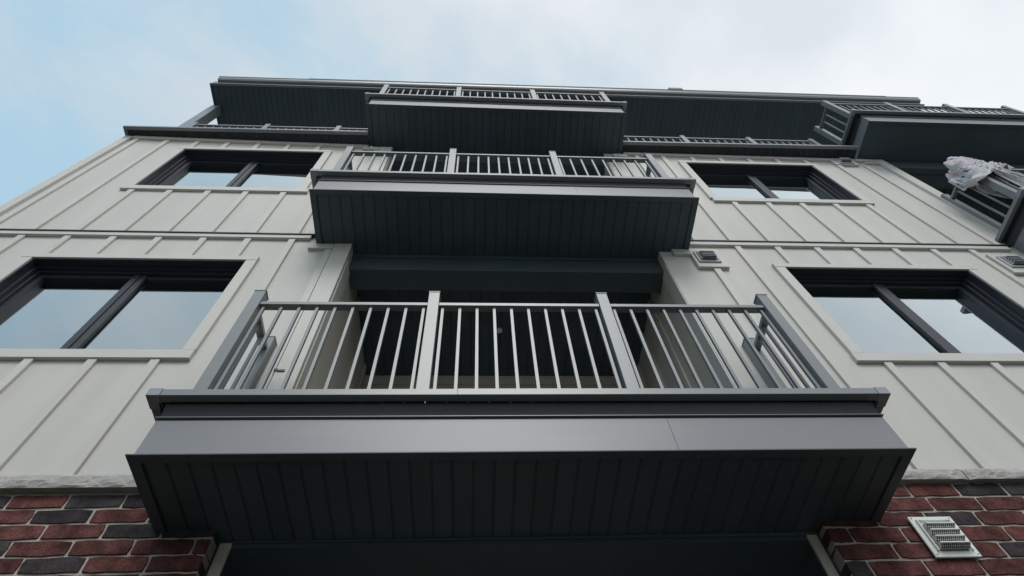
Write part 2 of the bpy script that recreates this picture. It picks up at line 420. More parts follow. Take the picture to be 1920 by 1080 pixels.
# ---- windows
def window(key, label):
    x0, x1, z0, z1 = WIN[key]
    o = P((x0 + x1) / 2, -0.05, (z0 + z1) / 2)
    # the part's own mesh: the deep reveal box with a dim room behind the glass
    bm = bmesh.new()
    t = 0.004
    for (a0, a1, d0, d1, c0, c1) in ((x0, x0 + t, -0.085, 0.006, z0, z1), (x1 - t, x1, -0.085, 0.006, z0, z1),
                                     (x0 + t, x1 - t, -0.085, 0.006, z1 - t, z1), (x0 + t, x1 - t, -0.085, 0.004, z0, z0 + t)):
        add_box(bm, a0, a1, d0, d1, c0, c1, o)
    wn = link('window', finish(bm, 'window', 0.0008), o, B, M['frame']); wn['label'] = label
    def ring(name, e, th, d0, d1, xa=x0, xb=x1, za=z0, zb=z1, mat='frame'):
        bm = bmesh.new(); oo = P((xa + xb) / 2, (d0 + d1) / 2, (za + zb) / 2)
        xa2, xb2, za2, zb2 = xa + e, xb - e, za + e, zb - e
        add_box(bm, xa2, xa2 + th, d0, d1, za2, zb2, oo); add_box(bm, xb2 - th, xb2, d0, d1, za2, zb2, oo)
        add_box(bm, xa2 + th, xb2 - th, d0, d1 - 0.0006, zb2 - th, zb2, oo); add_box(bm, xa2 + th, xb2 - th, d0, d1 - 0.0006, za2, za2 + th, oo)
        return link(name, finish(bm, name, 0.0006), oo, wn, M[mat])
    ring('outer_frame', t, 0.009, -0.085, -0.020)
    ring('outer_frame', t + 0.009, 0.009, -0.085, -0.033)
    xm = (x0 + x1) / 2 + 0.001
    e = t + 0.018
    ring('sash', 0, 0.018, -0.062, -0.0435, x0 + e, xm - 0.0006, z0 + e, z1 - e)
    ring('sash', 0, 0.018, -0.066, -0.0465, xm + 0.0006, x1 - e, z0 + e, z1 - e)
    box('mullion', xm - 0.0215, xm - 0.0012, -0.0433, -0.0395, z0 + e, z1 - e, 'frame', wn, 0.0008)
    box('mullion', xm + 0.0012, xm + 0.0215, -0.0463, -0.042, z0 + e, z1 - e, 'frame', wn, 0.0008)
    box('pane', x0 + e + 0.0175, xm - 0.0181, -0.0535, -0.0515, z0 + e + 0.0175, z1 - e - 0.0175, 'glass', wn, 0)
    box('pane', xm + 0.0181, x1 - e - 0.0175, -0.0555, -0.0535, z0 + e + 0.0175, z1 - e - 0.0175, 'glass', wn, 0)
    # room behind
    bm = bmesh.new(); oo = P((x0 + x1) / 2, -0.4, (z0 + z1) / 2)
    fs = add_box(bm, x0 - 0.1, x1 + 0.1, -0.75, -0.0885, z0 - 0.35, z1 + 0.12, oo)
    bmesh.ops.delete(bm, geom=[fs[3]], context='FACES')
    link('room', finish(bm, 'room'), oo, wn, M['room'])
    return wn
window('LL', "dark framed sliding window of the lower tier on the left, reflecting plain sky")
window('LR', "dark framed sliding window of the lower tier on the right, reflecting pale sky")
window('UL', "dark framed sliding window of the upper tier on the left")
window('UR', "dark framed sliding window of the upper tier on the right")

# ---- recess (loggias): jambs, back walls, ceilings, beams for each storey
FLOORS = [(0.80, 'lowest'), (2.027, 'middle'), (3.238, 'top')]
def loggia(x0, x1, zfloor, zceil, label, brick=False, ceiling='boards', jl=True, jr=True):
    back = -0.590
    L = part('recess', (x0 + x1) / 2, back / 2, zfloor, label)
    T = 0.03
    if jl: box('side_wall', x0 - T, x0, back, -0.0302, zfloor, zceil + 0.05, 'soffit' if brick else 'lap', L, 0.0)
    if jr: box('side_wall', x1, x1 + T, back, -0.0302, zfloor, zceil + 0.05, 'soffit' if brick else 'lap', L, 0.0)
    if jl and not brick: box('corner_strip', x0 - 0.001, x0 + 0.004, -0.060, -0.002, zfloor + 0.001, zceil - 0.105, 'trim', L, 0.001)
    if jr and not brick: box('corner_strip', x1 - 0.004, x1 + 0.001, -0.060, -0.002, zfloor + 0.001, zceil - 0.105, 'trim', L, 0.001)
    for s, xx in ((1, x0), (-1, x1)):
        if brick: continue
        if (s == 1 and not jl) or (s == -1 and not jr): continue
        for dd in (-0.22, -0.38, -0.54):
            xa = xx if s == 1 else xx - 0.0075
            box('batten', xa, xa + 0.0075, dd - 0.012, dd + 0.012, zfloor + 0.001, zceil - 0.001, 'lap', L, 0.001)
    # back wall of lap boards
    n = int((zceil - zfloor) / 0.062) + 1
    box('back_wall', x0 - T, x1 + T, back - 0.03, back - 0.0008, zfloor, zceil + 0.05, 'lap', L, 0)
    for i in range(n):
        zt = zceil - 0.002 - i * 0.062; zb = max(zt - 0.0605, zfloor + 0.001)
        if zt - zb < 0.01: continue
        bm = bmesh.new(); o = P((x0 + x1) / 2, back, (zt + zb) / 2)
        vs = [bm.verts.new(P(x, d, z) - o) for x in (x0 + 0.001, x1 - 0.001) for d, z in ((back, zt), (back, zb), (back + 0.006, zb), (back + 0.001, zt))]
        bm.faces.new([vs[i_] for i_ in (0, 1, 2, 3)]); bm.faces.new([vs[i_] for i_ in (7, 6, 5, 4)])
        for k in range(4):
            k2 = (k + 1) % 4; bm.faces.new([vs[k], vs[k + 4], vs[k2 + 4], vs[k2]])
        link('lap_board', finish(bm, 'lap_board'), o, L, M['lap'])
    # ceiling
    box('ceiling_deck', x0 - T, x1 + T, back, -0.05, zceil + 0.006, zceil + 0.03, 'soffit', L, 0)
    planks(L, x0 + 0.0005, x1 - 0.0005, back + 0.001, -0.1225, zceil, 'ceiling_board')
    # beam with a small step
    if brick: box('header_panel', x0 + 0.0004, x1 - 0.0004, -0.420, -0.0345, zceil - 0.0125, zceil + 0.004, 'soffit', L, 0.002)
    else: box('beam', x0 + 0.0004, x1 - 0.0004, -0.120, -0.0345, zceil - 0.1050, zceil + 0.004, 'soffit', L, 0.003)
    box('beam_trim', x0 + 0.0004, x1 - 0.0004, -0.0338, -0.0303, zceil - (0.004 if brick else 0.020), zceil + 0.0045, 'soffit', L, 0.001)
    return L

PL = 0.0388
def plank_mesh(w, ln):
    def f_():
        # a soffit board: flat face, a pair of narrow grooves at one edge, running in depth
        g = 0.0045 * S / S
        prof = [(-w / 2, 0.0016), (-w / 2 + 0.0008, 0.0016), (-w / 2 + 0.0012, 0.0003), (-w / 2 + 0.0026, 0.0003), (-w / 2 + 0.0029, 0.0013), (-w / 2 + 0.0036, 0.0013), (-w / 2 + 0.0046, 0.0), (w / 2 - 0.0005, 0.0), (w / 2 - 0.0003, 0.0016)]
        bm = bmesh.new(); o = P(0, 0, 0)
        A = [bm.verts.new(P(x, -ln / 2, z) - o) for x, z in prof]; Bv = [bm.verts.new(P(x, ln / 2, z) - o) for x, z in prof]
        for i in range(len(prof) - 1): bm.faces.new([A[i], A[i + 1], Bv[i + 1], Bv[i]])
        for p_ in bm.faces: p_.normal_update()
        me = bpy.data.meshes.new('soffit_plank'); 
        bm.normal_update()
        for p_ in list(bm.faces):
            if p_.normal.z > 0: p_.normal_flip()
        bm.to_mesh(me); bm.free(); return me
    return f_
def planks(parent, x0, x1, d0, d1, z, name, zf=None, mat='soffit'):
    n = max(1, round((x1 - x0) / PL)); w = (x1 - x0) / n
    ln = d1 - d0
    for i in range(n):
        xc = x0 + w * (i + 0.5)
        zz = z if zf is None else zf(xc)
        inst(name, ('plank', round(w, 4), round(ln, 4), mat), plank_mesh(w, ln), P(xc, (d0 + d1) / 2, zz), parent, mat)

# ---- balconies
def deck_board_mesh(w, ln):
    def f_():
        bm = bmesh.new(); o = P(0, 0, 0)
        add_box(bm, -w / 2 + 0.0008, w / 2 - 0.0008, -ln / 2, ln / 2, 0.002, 0.010, o)
        for q in (-0.35, 0.0, 0.35):
            add_box(bm, w * q - 0.0016, w * q + 0.0016, -ln / 2, ln / 2, -0.0018, 0.0022, o)
        return finish(bm, 'deck_board')
    return f_

def balcony(x0, x1, D, zl, zr, label, posts, nb=10, first_off=True, over=0.026, outd=0.0274, wall_d=-0.03,
            PT=0.600, setb=0.025, smooth_soffit=False, sides=(True, True)):
    Bk = None
    slope = (zr - zl) / (x1 - x0)
    Z = lambda x, h=0.0: zl + slope * (x - x0) + h
    cx = (x0 + x1) / 2
    # own mesh: the floor box core
    o = P(cx, D / 2, zl + 0.05)
    bm = bmesh.new()
    add_box(bm, x0 + 0.010, x1 - 0.010, wall_d, D - 0.012, zl + 0.006, zl + 0.126, o, dzr=slope * (x1 - x0 - 0.01), dzl=slope * 0.01)
    Bk = link('balcony', finish(bm, 'balcony'), o, B, M['deck']); Bk['label'] = label
    def bx(name, a0, a1, d0, d1, h0, h1, mat, bevel=0.0015, parent=None):
        return box(name, a0, a1, d0, d1, Z(a0, h0), Z(a0, h1), mat, parent or Bk, bevel, dzr=Z(a1) - Z(a0))
    # soffit
    if smooth_soffit:
        bx('soffit_panel', x0 + 0.004, x1 - 0.004, 0.0005, D - 0.004, 0.0015, 0.0055, 'soffit', 0)
    else:
        planks(Bk, x0 + 0.016, x1 - 0.016, wall_d + 0.0002, D - 0.016, zl, 'soffit_board', zf=lambda x: Z(x, 0.0012))
    bx('soffit_trim', x0 - 0.006, x1 + 0.006, D - 0.0165, D + 0.003, -0.0018, 0.0012, 'soffit', 0.0006)
    bx('soffit_trim', x0 - 0.006, x0 + 0.0145, 0.0005, D - 0.0168, -0.0018, 0.0012, 'soffit', 0.0006)
    bx('soffit_trim', x1 - 0.0145, x1 + 0.006, 0.0005, D - 0.0168, -0.0018, 0.0012, 'soffit', 0.0006)
    # fascia in two lengths
    xs = x0 + (x1 - x0) * 0.685
    def fascia(a0, a1):
        nseg = 30; bm = bmesh.new(); oo = P((a0 + a1) / 2, D, Z(a0, 0.044)); rows = []
        for i in range(nseg + 1):
            xx = lerp(a0, a1, i / nseg)
            wob = 0.00025 * math.sin(xx * 7.3 + zl * 5) + 0.00012 * math.sin(xx * 17.0 + zl)
            rows.append([bm.verts.new(P(xx, d_ + w_, Z(xx, h_)) - oo) for d_, w_, h_ in ((D, wob, 0.0015), (D, wob * 2.0, 0.044), (D, wob * 0.5, 0.0878), (D - 0.006, 0, 0.0878), (D - 0.006, 0, 0.0015))])
        for i in range(nseg):
            for k in range(5):
                bm.faces.new([rows[i][k], rows[i + 1][k], rows[i + 1][(k + 1) % 5], rows[i][(k + 1) % 5]])
        bm.faces.new(rows[0]); bm.faces.new(rows[-1][::-1])
        return link('fascia', finish(bm, 'fascia'), oo, Bk, M['fascia'])
    fascia(x0 + 0.006, xs - 0.0004); fascia(xs + 0.0004, x1 - 0.006)
    for sx in (0, 1):
        a0 = x0 + 0.0065 if sx == 0 else x1 - 0.0125
        bx('side_fascia', a0, a0 + 0.006, 0.0005, D - 0.0065, 0.0015, 0.0878, 'fascia', 0)
    # drip edge: thin shadow gap then a small lip
    bx('drip_edge', x0 + 0.003, x1 - 0.003, D - 0.012, D + 0.0045, 0.0915, 0.0935, 'metal', 0.0006)
    bx('drip_edge', x0 + 0.003, x0 + 0.012, 0.0005, D - 0.0125, 0.0915, 0.0935, 'metal', 0.0006)
    bx('drip_edge', x1 - 0.012, x1 - 0.003, 0.0005, D - 0.0125, 0.0915, 0.0935, 'metal', 0.0006)
    bm = bmesh.new(); oo = P(cx, D, Z(cx, 0.11)); vs = []
    for xx, e_ in ((x0 + 0.008, -1), (x1 - 0.008, 1)):
        for d_, h_ in ((D - 0.0118, 0.0937), (D - 0.004, 0.0937), (D + 0.0008, 0.109), (D + 0.0068, 0.1262), (D - 0.0118, 0.1262)):
            vs.append(bm.verts.new(P(xx, d_, Z(xx, h_)) - oo))
    for k in range(5): bm.faces.new([vs[k], vs[(k + 1) % 5], vs[5 + (k + 1) % 5], vs[5 + k]])
    bm.faces.new(vs[:5]); bm.faces.new(vs[5:][::-1])
    link('rim_panel', finish(bm, 'rim_panel', 0.0006), oo, Bk, M['frame'])
    for xs0, xs1 in ((x0 - 0.0005, x0 + 0.0075), (x1 - 0.0075, x1 + 0.0005)):
        bx('rim_panel', xs0, xs1, 0.0005, D - 0.0125, 0.0937, 0.1262, 'deck', 0.0)
    # deck boards running out to the edge rail
    tz = 0.128
    ta0, ta1 = x0 - over, x1 + over
    n = round((ta1 - ta0 - 0.03) / 0.0415); w = (ta1 - ta0 - 0.034) / n
    for i in range(n):
        xc = ta0 + 0.017 + w * (i + 0.5)
        ln = D + outd - 0.020
        inst('deck_board', ('deck', round(w, 4), round(ln, 4)), deck_board_mesh(w, ln), P(xc, ln / 2 + 0.001, Z(xc, tz + 0.0015)), Bk, 'deck')
    # edge rail (tube) and its corner caps
    tf = D + outd
    half = ta0 + (ta1 - ta0) * 0.4
    bx('edge_rail', ta0 + 0.024, half, tf - 0.018, tf - 0.0004, tz, tz + 0.0175, 'metal', 0.0012)
    bx('edge_rail', half, ta1 - 0.024, tf - 0.0184, tf, tz - 0.0004, tz + 0.0178, 'metal', 0.0012)
    for sx in (0, 1):
        a0 = ta0 if sx == 0 else ta1 - 0.018
        bx('edge_rail', a0 + 0.0004, a0 + 0.0176, 0.001, tf - 0.0345, tz, tz + 0.0175, 'metal', 0.0012)
        # L-shaped corner cap
        bm = bmesh.new(); oo = P(a0 + 0.009, tf, Z(a0, tz))
        if sx == 0:
            add_box(bm, ta0 - 0.0008, ta0 + 0.0238, tf - 0.0190, tf + 0.0010, Z(ta0, tz - 0.0012), Z(ta0, tz + 0.0190), oo)
            add_box(bm, ta0 - 0.0008, ta0 + 0.0186, tf - 0.0343, tf - 0.0192, Z(ta0, tz - 0.0012), Z(ta0, tz + 0.0190), oo)
        else:
            add_box(bm, ta1 - 0.0238, ta1 + 0.0008, tf - 0.0190, tf + 0.0010, Z(ta1, tz - 0.0012), Z(ta1, tz + 0.0190), oo)
            add_box(bm, ta1 - 0.0186, ta1 + 0.0008, tf - 0.0343, tf - 0.0192, Z(ta1, tz - 0.0012), Z(ta1, tz + 0.0190), oo)
        link('corner_cap', finish(bm, 'corner_cap', 0.0008), oo, Bk, M['cap'])
    # posts, rails, balusters
    zd = tz + 0.0105
    pw = 0.0285
    RF = D - setb                  # post front
    for xp in posts:
        inst('post', ('post', round(PT - zd, 4)), box_mesh(pw, pw, PT - zd, 0.0022), P(xp, RF - pw / 2, Z(xp, (PT + zd) / 2)), Bk, 'metal')
        inst('post_cap', ('pcap',), box_mesh(pw + 0.0022, pw + 0.0022, 0.0042, 0.0012), P(xp, RF - pw / 2, Z(xp, PT + 0.0022)), Bk, 'metal')
        inst('post_foot', ('pfoot',), box_mesh(pw + 0.012, pw + 0.010, 0.004, 0.0012), P(xp, RF - pw / 2 - 0.001, Z(xp, zd + 0.002)), Bk, 'metal')
    rc = RF - pw / 2
    rt, rb = PT - 0.045, PT - 0.058
    for p0, p1 in zip(posts[:-1], posts[1:]):
        e0, e1 = p0 + pw / 2, p1 - pw / 2
        bx('top_rail', e0 + 0.0002, e1 - 0.0002, rc - 0.0095, rc + 0.0095, rb, rt, 'metal', 0.0014)
        bx('bottom_rail', e0 + 0.0002, e1 - 0.0002, rc - 0.0075, rc + 0.0075, 0.158, 0.168, 'metal', 0.001)
        st = 0.0448
        m = int(round((e1 - e0 - 0.02) / st)); first = e0 + 0.010
        st = (e1 - e0 - 0.020) / m
        for i in range(m + 1):
            xb_ = first + st * i
            inst('baluster', ('bal', round(PT, 3)), box_mesh(0.0074, 0.0074, rb - 0.1675, 0.0006), P(xb_, rc, Z(xb_, (rb + 0.1675) / 2)), Bk, 'metal')
    # side rails back to a wall post
    for k, xp in ((0, posts[0]), (1, posts[-1])):
        if not sides[k]: continue
        wd0 = 0.0008
        inst('wall_post', ('post', round(PT - zd, 4)), box_mesh(pw, pw, PT - zd, 0.0022), P(xp, wd0 + pw / 2, Z(xp, (PT + zd) / 2)), Bk, 'metal')
        inst('post_cap', ('pcap',), box_mesh(pw + 0.0022, pw + 0.0022, 0.0042, 0.0012), P(xp, wd0 + pw / 2, Z(xp, PT + 0.0022)), Bk, 'metal')
        s0, s1 = wd0 + pw, RF - pw
        bx('top_rail', xp - 0.0095, xp + 0.0095, s0, s1, rb, rt, 'metal', 0.0014)
        bx('bottom_rail', xp - 0.0075, xp + 0.0075, s0, s1, 0.158, 0.168, 'metal', 0.001)
        m = max(2, round((s1 - s0) / 0.0448))
        for i in range(1, m):
            dd = s0 + (s1 - s0) * i / m
            inst('baluster', ('bal', round(PT, 3)), box_mesh(0.0074, 0.0074, rb - 0.1675, 0.0006), P(xp, dd, Z(xp, (rb + 0.1675) / 2)), Bk, 'metal')
    return Bk

balA = balcony(-0.594, 0.818, 0.2, 0.797, 0.803, "lowest central balcony, with the widest grey fascia", [-0.562, -0.110, 0.338, 0.784], over=0.024, outd=0.0274, PT=0.609)
balB = balcony(-0.574, 0.788, 0.217, 2.028, 2.022, "middle central balcony above the lowest one", [-0.548, -0.106, 0.327, 0.754], over=0.030, outd=0.024, PT=0.590)
balC = balcony(-0.575, 0.777, 0.221, 3.252, 3.218, "top central balcony under the roof overhang", [-0.555, -0.1165, 0.330, 0.757], over=0.030, outd=0.026, PT=0.615)
balRC = balcony(2.112, 3.385, 0.215, 3.212, 3.212, "upper right balcony beside the roof terrace railing", [2.168, 2.565, 2.960, 3.355], over=0.036, outd=0.028, smooth_soffit=True)
balRB = balcony(2.142, 3.400, 0.205, 2.020, 2.020, "right-hand balcony cut by the frame edge, laundry on its corner", [2.205, 2.590, 2.980, 3.370], over=0.032, outd=0.026, smooth_soffit=True)

loggia(OX0, OX1, 0.93, 2.027, "shaded recess behind the lowest central balcony")
box('roof_terrace', OX0 + 0.001, OX1 - 0.001, -0.62, -0.032, 3.262, 3.29, 'deck', B, 0)['label'] = "floor slab behind the top central balcony"
loggia(OX0, OX1, 2.15, 3.236, "shaded recess behind the middle central balcony")
loggia(-0.488, 0.700, -0.57, 0.800, "dark ground floor recess under the lowest balcony", brick=True)
loggia(LX + 0.03, 3.16, 2.15, 3.214, "recess behind the right-hand balcony", jl=True)
# sprinkler escutcheon on the recess ceiling, a plain white disc
bm = bmesh.new()
bmesh.ops.create_cone(bm, cap_ends=True, segments=28, radius1=0.0125 * S, radius2=0.0105 * S, depth=0.006 * S)
cl = link('sprinkler_plate', finish(bm, 'sprinkler_plate', 0.001), P(0.094, -0.357, 2.0225), B, M['plastic']); cl['label'] = "small round white sprinkler escutcheon in the recess"
# pale door frame at the sides of the ground floor recess
sx = part('door_surround', 0.1, -0.03, 0.1, "pale strips lining the ground floor opening")
box('jamb_strip', -0.4845, -0.4625, -0.034, -0.0285, -0.57, 0.794, 'lap', sx, 0.001)
box('jamb_strip', 0.676, 0.6965, -0.034, -0.0285, -0.57, 0.796, 'lap', sx, 0.001)

# ---- stone course
def stone(x0, x1, parent, zo, ds):
    bm = bmesh.new(); o = P((x0 + x1) / 2, 0.01, 0.92)
    nx = max(6, int((x1 - x0) / 0.012)); prof = [(0.001, 0.9045 + zo), (0.022 * ds, 0.9045 + zo), (0.0235 * ds, 0.9085 + zo), (0.024 * ds, 0.915 + zo), (0.024 * ds, 0.922 + zo), (0.022 * ds, 0.9295 + zo * 0.6), (0.016 * ds, 0.9345 + zo * 0.4), (0.001, 0.9425)]
    rows = []
    for i in range(nx + 1):
        x = lerp(x0, x1, i / nx); row = []
        for k, (d, z) in enumerate(prof):
            a = 0.0 if k in (0, 1, 7) else 1.0
            nz = noise.noise(Vector((x * 34, z * 60, 1.3))) * 0.003 + noise.noise(Vector((x * 90, z * 140, 7))) * 0.0015
            nz2 = noise.noise(Vector((x * 40, k * 3.1, 5.5))) * 0.0011
            e = min(i, nx - i); edge = 0.0035 if e == 0 else 0.0
            row.append(bm.verts.new(P(x, max(0.0006, d + a * nz - (edge if k not in (0, 7) else 0)), z + a * nz2 * (0 if k == 7 else 1)) - o))
        rows.append(row)
    for i in range(nx):
        for k in range(len(prof) - 1):
            bm.faces.new([rows[i][k], rows[i][k + 1], rows[i + 1][k + 1], rows[i + 1][k]])
    bm.faces.new(rows[0]); bm.faces.new(rows[-1][::-1])
    return link('stone_block', finish(bm, 'stone_block'), o, parent, M['stone'])
st = part('stone_course', 0.1, 0.0, 0.92, "rough split stone course between brick and siding")
edges = [XL - 0.01, -1.42, -0.978, OX0 - 0.02]
for e0, e1 in zip(edges[:-1], edges[1:]): stone(e0, e1 - 0.003, st, -0.0115, 0.80)
edges = [OX1 + 0.02, 1.083, 1.46, 1.86, XR + 0.01]
for e0, e1 in zip(edges[:-1], edges[1:]): stone(e0, e1 - 0.003, st, -0.0035, 0.62)

# ---- brick base
def brick_sheet_mat():
    m = bpy.data.materials.new("distant_brick_courses"); m.use_nodes = True
    nt = m.node_tree; p = nt.nodes["Principled BSDF"]; N = nt.nodes.new; L = nt.links.new
    g = N("ShaderNodeNewGeometry"); sp = N("ShaderNodeSeparateXYZ"); cb = N("ShaderNodeCombineXYZ")
    L(g.outputs['Position'], sp.inputs[0]); L(sp.outputs['X'], cb.inputs['X']); L(sp.outputs['Z'], cb.inputs['Y'])
    bt = N("ShaderNodeTexBrick"); L(cb.outputs[0], bt.inputs['Vector'])
    bt.inputs['Color1'].default_value = (0.15, 0.04, 0.04, 1); bt.inputs['Color2'].default_value = (0.05, 0.045, 0.05, 1); bt.inputs['Mortar'].default_value = (0.36, 0.335, 0.30, 1)
    bt.inputs['Scale'].default_value = 1.0; bt.inputs['Mortar Size'].default_value = 0.006
    bt.inputs['Brick Width'].default_value = 0.2834; bt.inputs['Row Height'].default_value = 0.0936
    L(bt.outputs['Color'], p.inputs['Base Color']); p.inputs['Roughness'].default_value = 0.85
    return m
M['brick_sheet'] = brick_sheet_mat()

def brick_variants():
    out = {}
    def mk(w, h, dp, seed, mat):
        rnd = random.Random(seed)
        bm = bmesh.new()
        npx = 5
        pts = []
        j = lambda s: rnd.uniform(-s, s)
        hw, hh = w / 2, h / 2
        for i in range(npx): pts.append((-hw + w * (i / npx) + (j(0.006) if i else 0.004), -hh + j(0.0042) + (0.003 if i == 0 else 0)))
        pts.append((hw - 0.001, -hh + 0.004 + j(0.001)))
        pts.append((hw + j(0.004), j(0.012)))
        for i in range(npx): pts.append((hw - w * (i / npx) + (j(0.006) if i else -0.003), hh + j(0.004) - (0.003 if i == 0 else 0)))
        pts.append((-hw + 0.001, hh - 0.004 + j(0.001)))
        pts.append((-hw + j(0.004), j(0.012)))
        front = [bm.verts.new((x * 0.996, -dp, z * 0.986)) for x, z in pts]
        mid = [bm.verts.new((x, -dp + 0.0014, z)) for x, z in pts]
        bk = [bm.verts.new((x, 0.0, z)) for x, z in pts]
        bm.faces.new(front)
        for A, C in ((front, mid), (mid, bk)):
            for i in range(len(pts)):
                k = (i + 1) % len(pts); bm.faces.new([A[i], C[i], C[k], A[k]])
        bm.faces.new(bk[::-1])
        me = finish(bm, 'brick'); me.materials.append(mat)
        return me
    return mk
mkb = brick_variants()
bvars = {}
def brick(parent, x0, x1, z0, z1, kind, depth=0.0019):
    w, h = (x1 - x0) * S - 0.0125, (z1 - z0) * S - 0.0125
    v = random.randrange(5)
    key = (round(w, 3), round(h, 3), kind, v)
    if key not in bvars: bvars[key] = mkb(w, h, 0.098, hash(key[:2]) % 9999 + v * 31, M['brick_' + kind])
    o = link('brick', bvars[key], P((x0 + x1) / 2, depth - 0.098 / S + random.uniform(-0.0006, 0.0006), (z0 + z1) / 2), parent)
    o.rotation_euler = (random.uniform(-0.004, 0.004), random.uniform(-0.006, 0.006), random.uniform(-0.004, 0.004))
    return o
def brick_wall(xa, xb, ztop0, pitch, joints, dark, label, nrows=8):
    o = P((xa + xb) / 2, 0, 0.2)
    bm = bmesh.new(); add_box(bm, xa + (0.003 if xa > 0 else 0), xb - (0.003 if xb < 0 else 0), -0.04, -0.0008, ztop0 - pitch * nrows, 0.9025 if xa > 0 else 0.8945, o)
    W_ = link('brick_wall', finish(bm, 'brick_wall'), o, B, M['mortar']); W_['label'] = label
    box('lower_brickwork', xa, xb, -0.04, 0.002, -0.577, ztop0 - pitch * nrows - 0.0005, 'brick_sheet', W_, 0)
    for rnum in range(nrows):
        zt, zb = ztop0 - pitch * rnum, ztop0 - pitch * (rnum + 1)
        j0 = joints[rnum % len(joints)]
        k = math.floor((xa - j0) / 0.109)
        x = j0 + k * 0.109; i = 0
        while x < xb:
            a0, a1 = max(x, xa), min(x + 0.109, xb)
            if 0 < x - xa < 0.024: a0 = xa
            if 0 < xb - (x + 0.109) < 0.024: a1 = xb
            if a1 - a0 > 0.022:
                ctr = (x + 0.0545)
                isd = any(rr == rnum and abs(ctr - cx_) < 0.03 for rr, cx_ in dark)
                if not isd and not (-1.05 < ctr < 1.25) or rnum > 6: isd = random.random() < 0.28
                kind = 'dark' if isd else 'red'
                if rnum == 3 and 0.84 < ctr < 0.93: kind = 'orange' if False else 'red'
                brick(W_, a0, a1, zb, zt, kind)
            elif a1 - a0 > 0.004:
                pass
            x += 0.109
    return W_
bwL = brick_wall(XL, -0.487, 0.8900, 0.0356, [-0.803, -0.737, -0.696, -0.736, -0.693],
                 [(0, -0.748), (0, -0.64), (1, -0.79), (2, -0.64), (2, -0.54), (3, -0.90), (4, -0.747), (0, -0.966), (5, -0.62), (6, -0.8)], "brown-red brick wall left of the ground floor recess")
bwR = brick_wall(0.700, XR, 0.901, 0.0372, [0.934, 0.960, 0.928, 0.855, 0.816, 0.745],
                 [(0, 1.0885), (0, 1.2), (2, 0.985), (4, 1.088), (5, 0.69), (6, 0.9), (5, 1.13)], "brown-red brick wall right of the ground floor recess with a white vent")

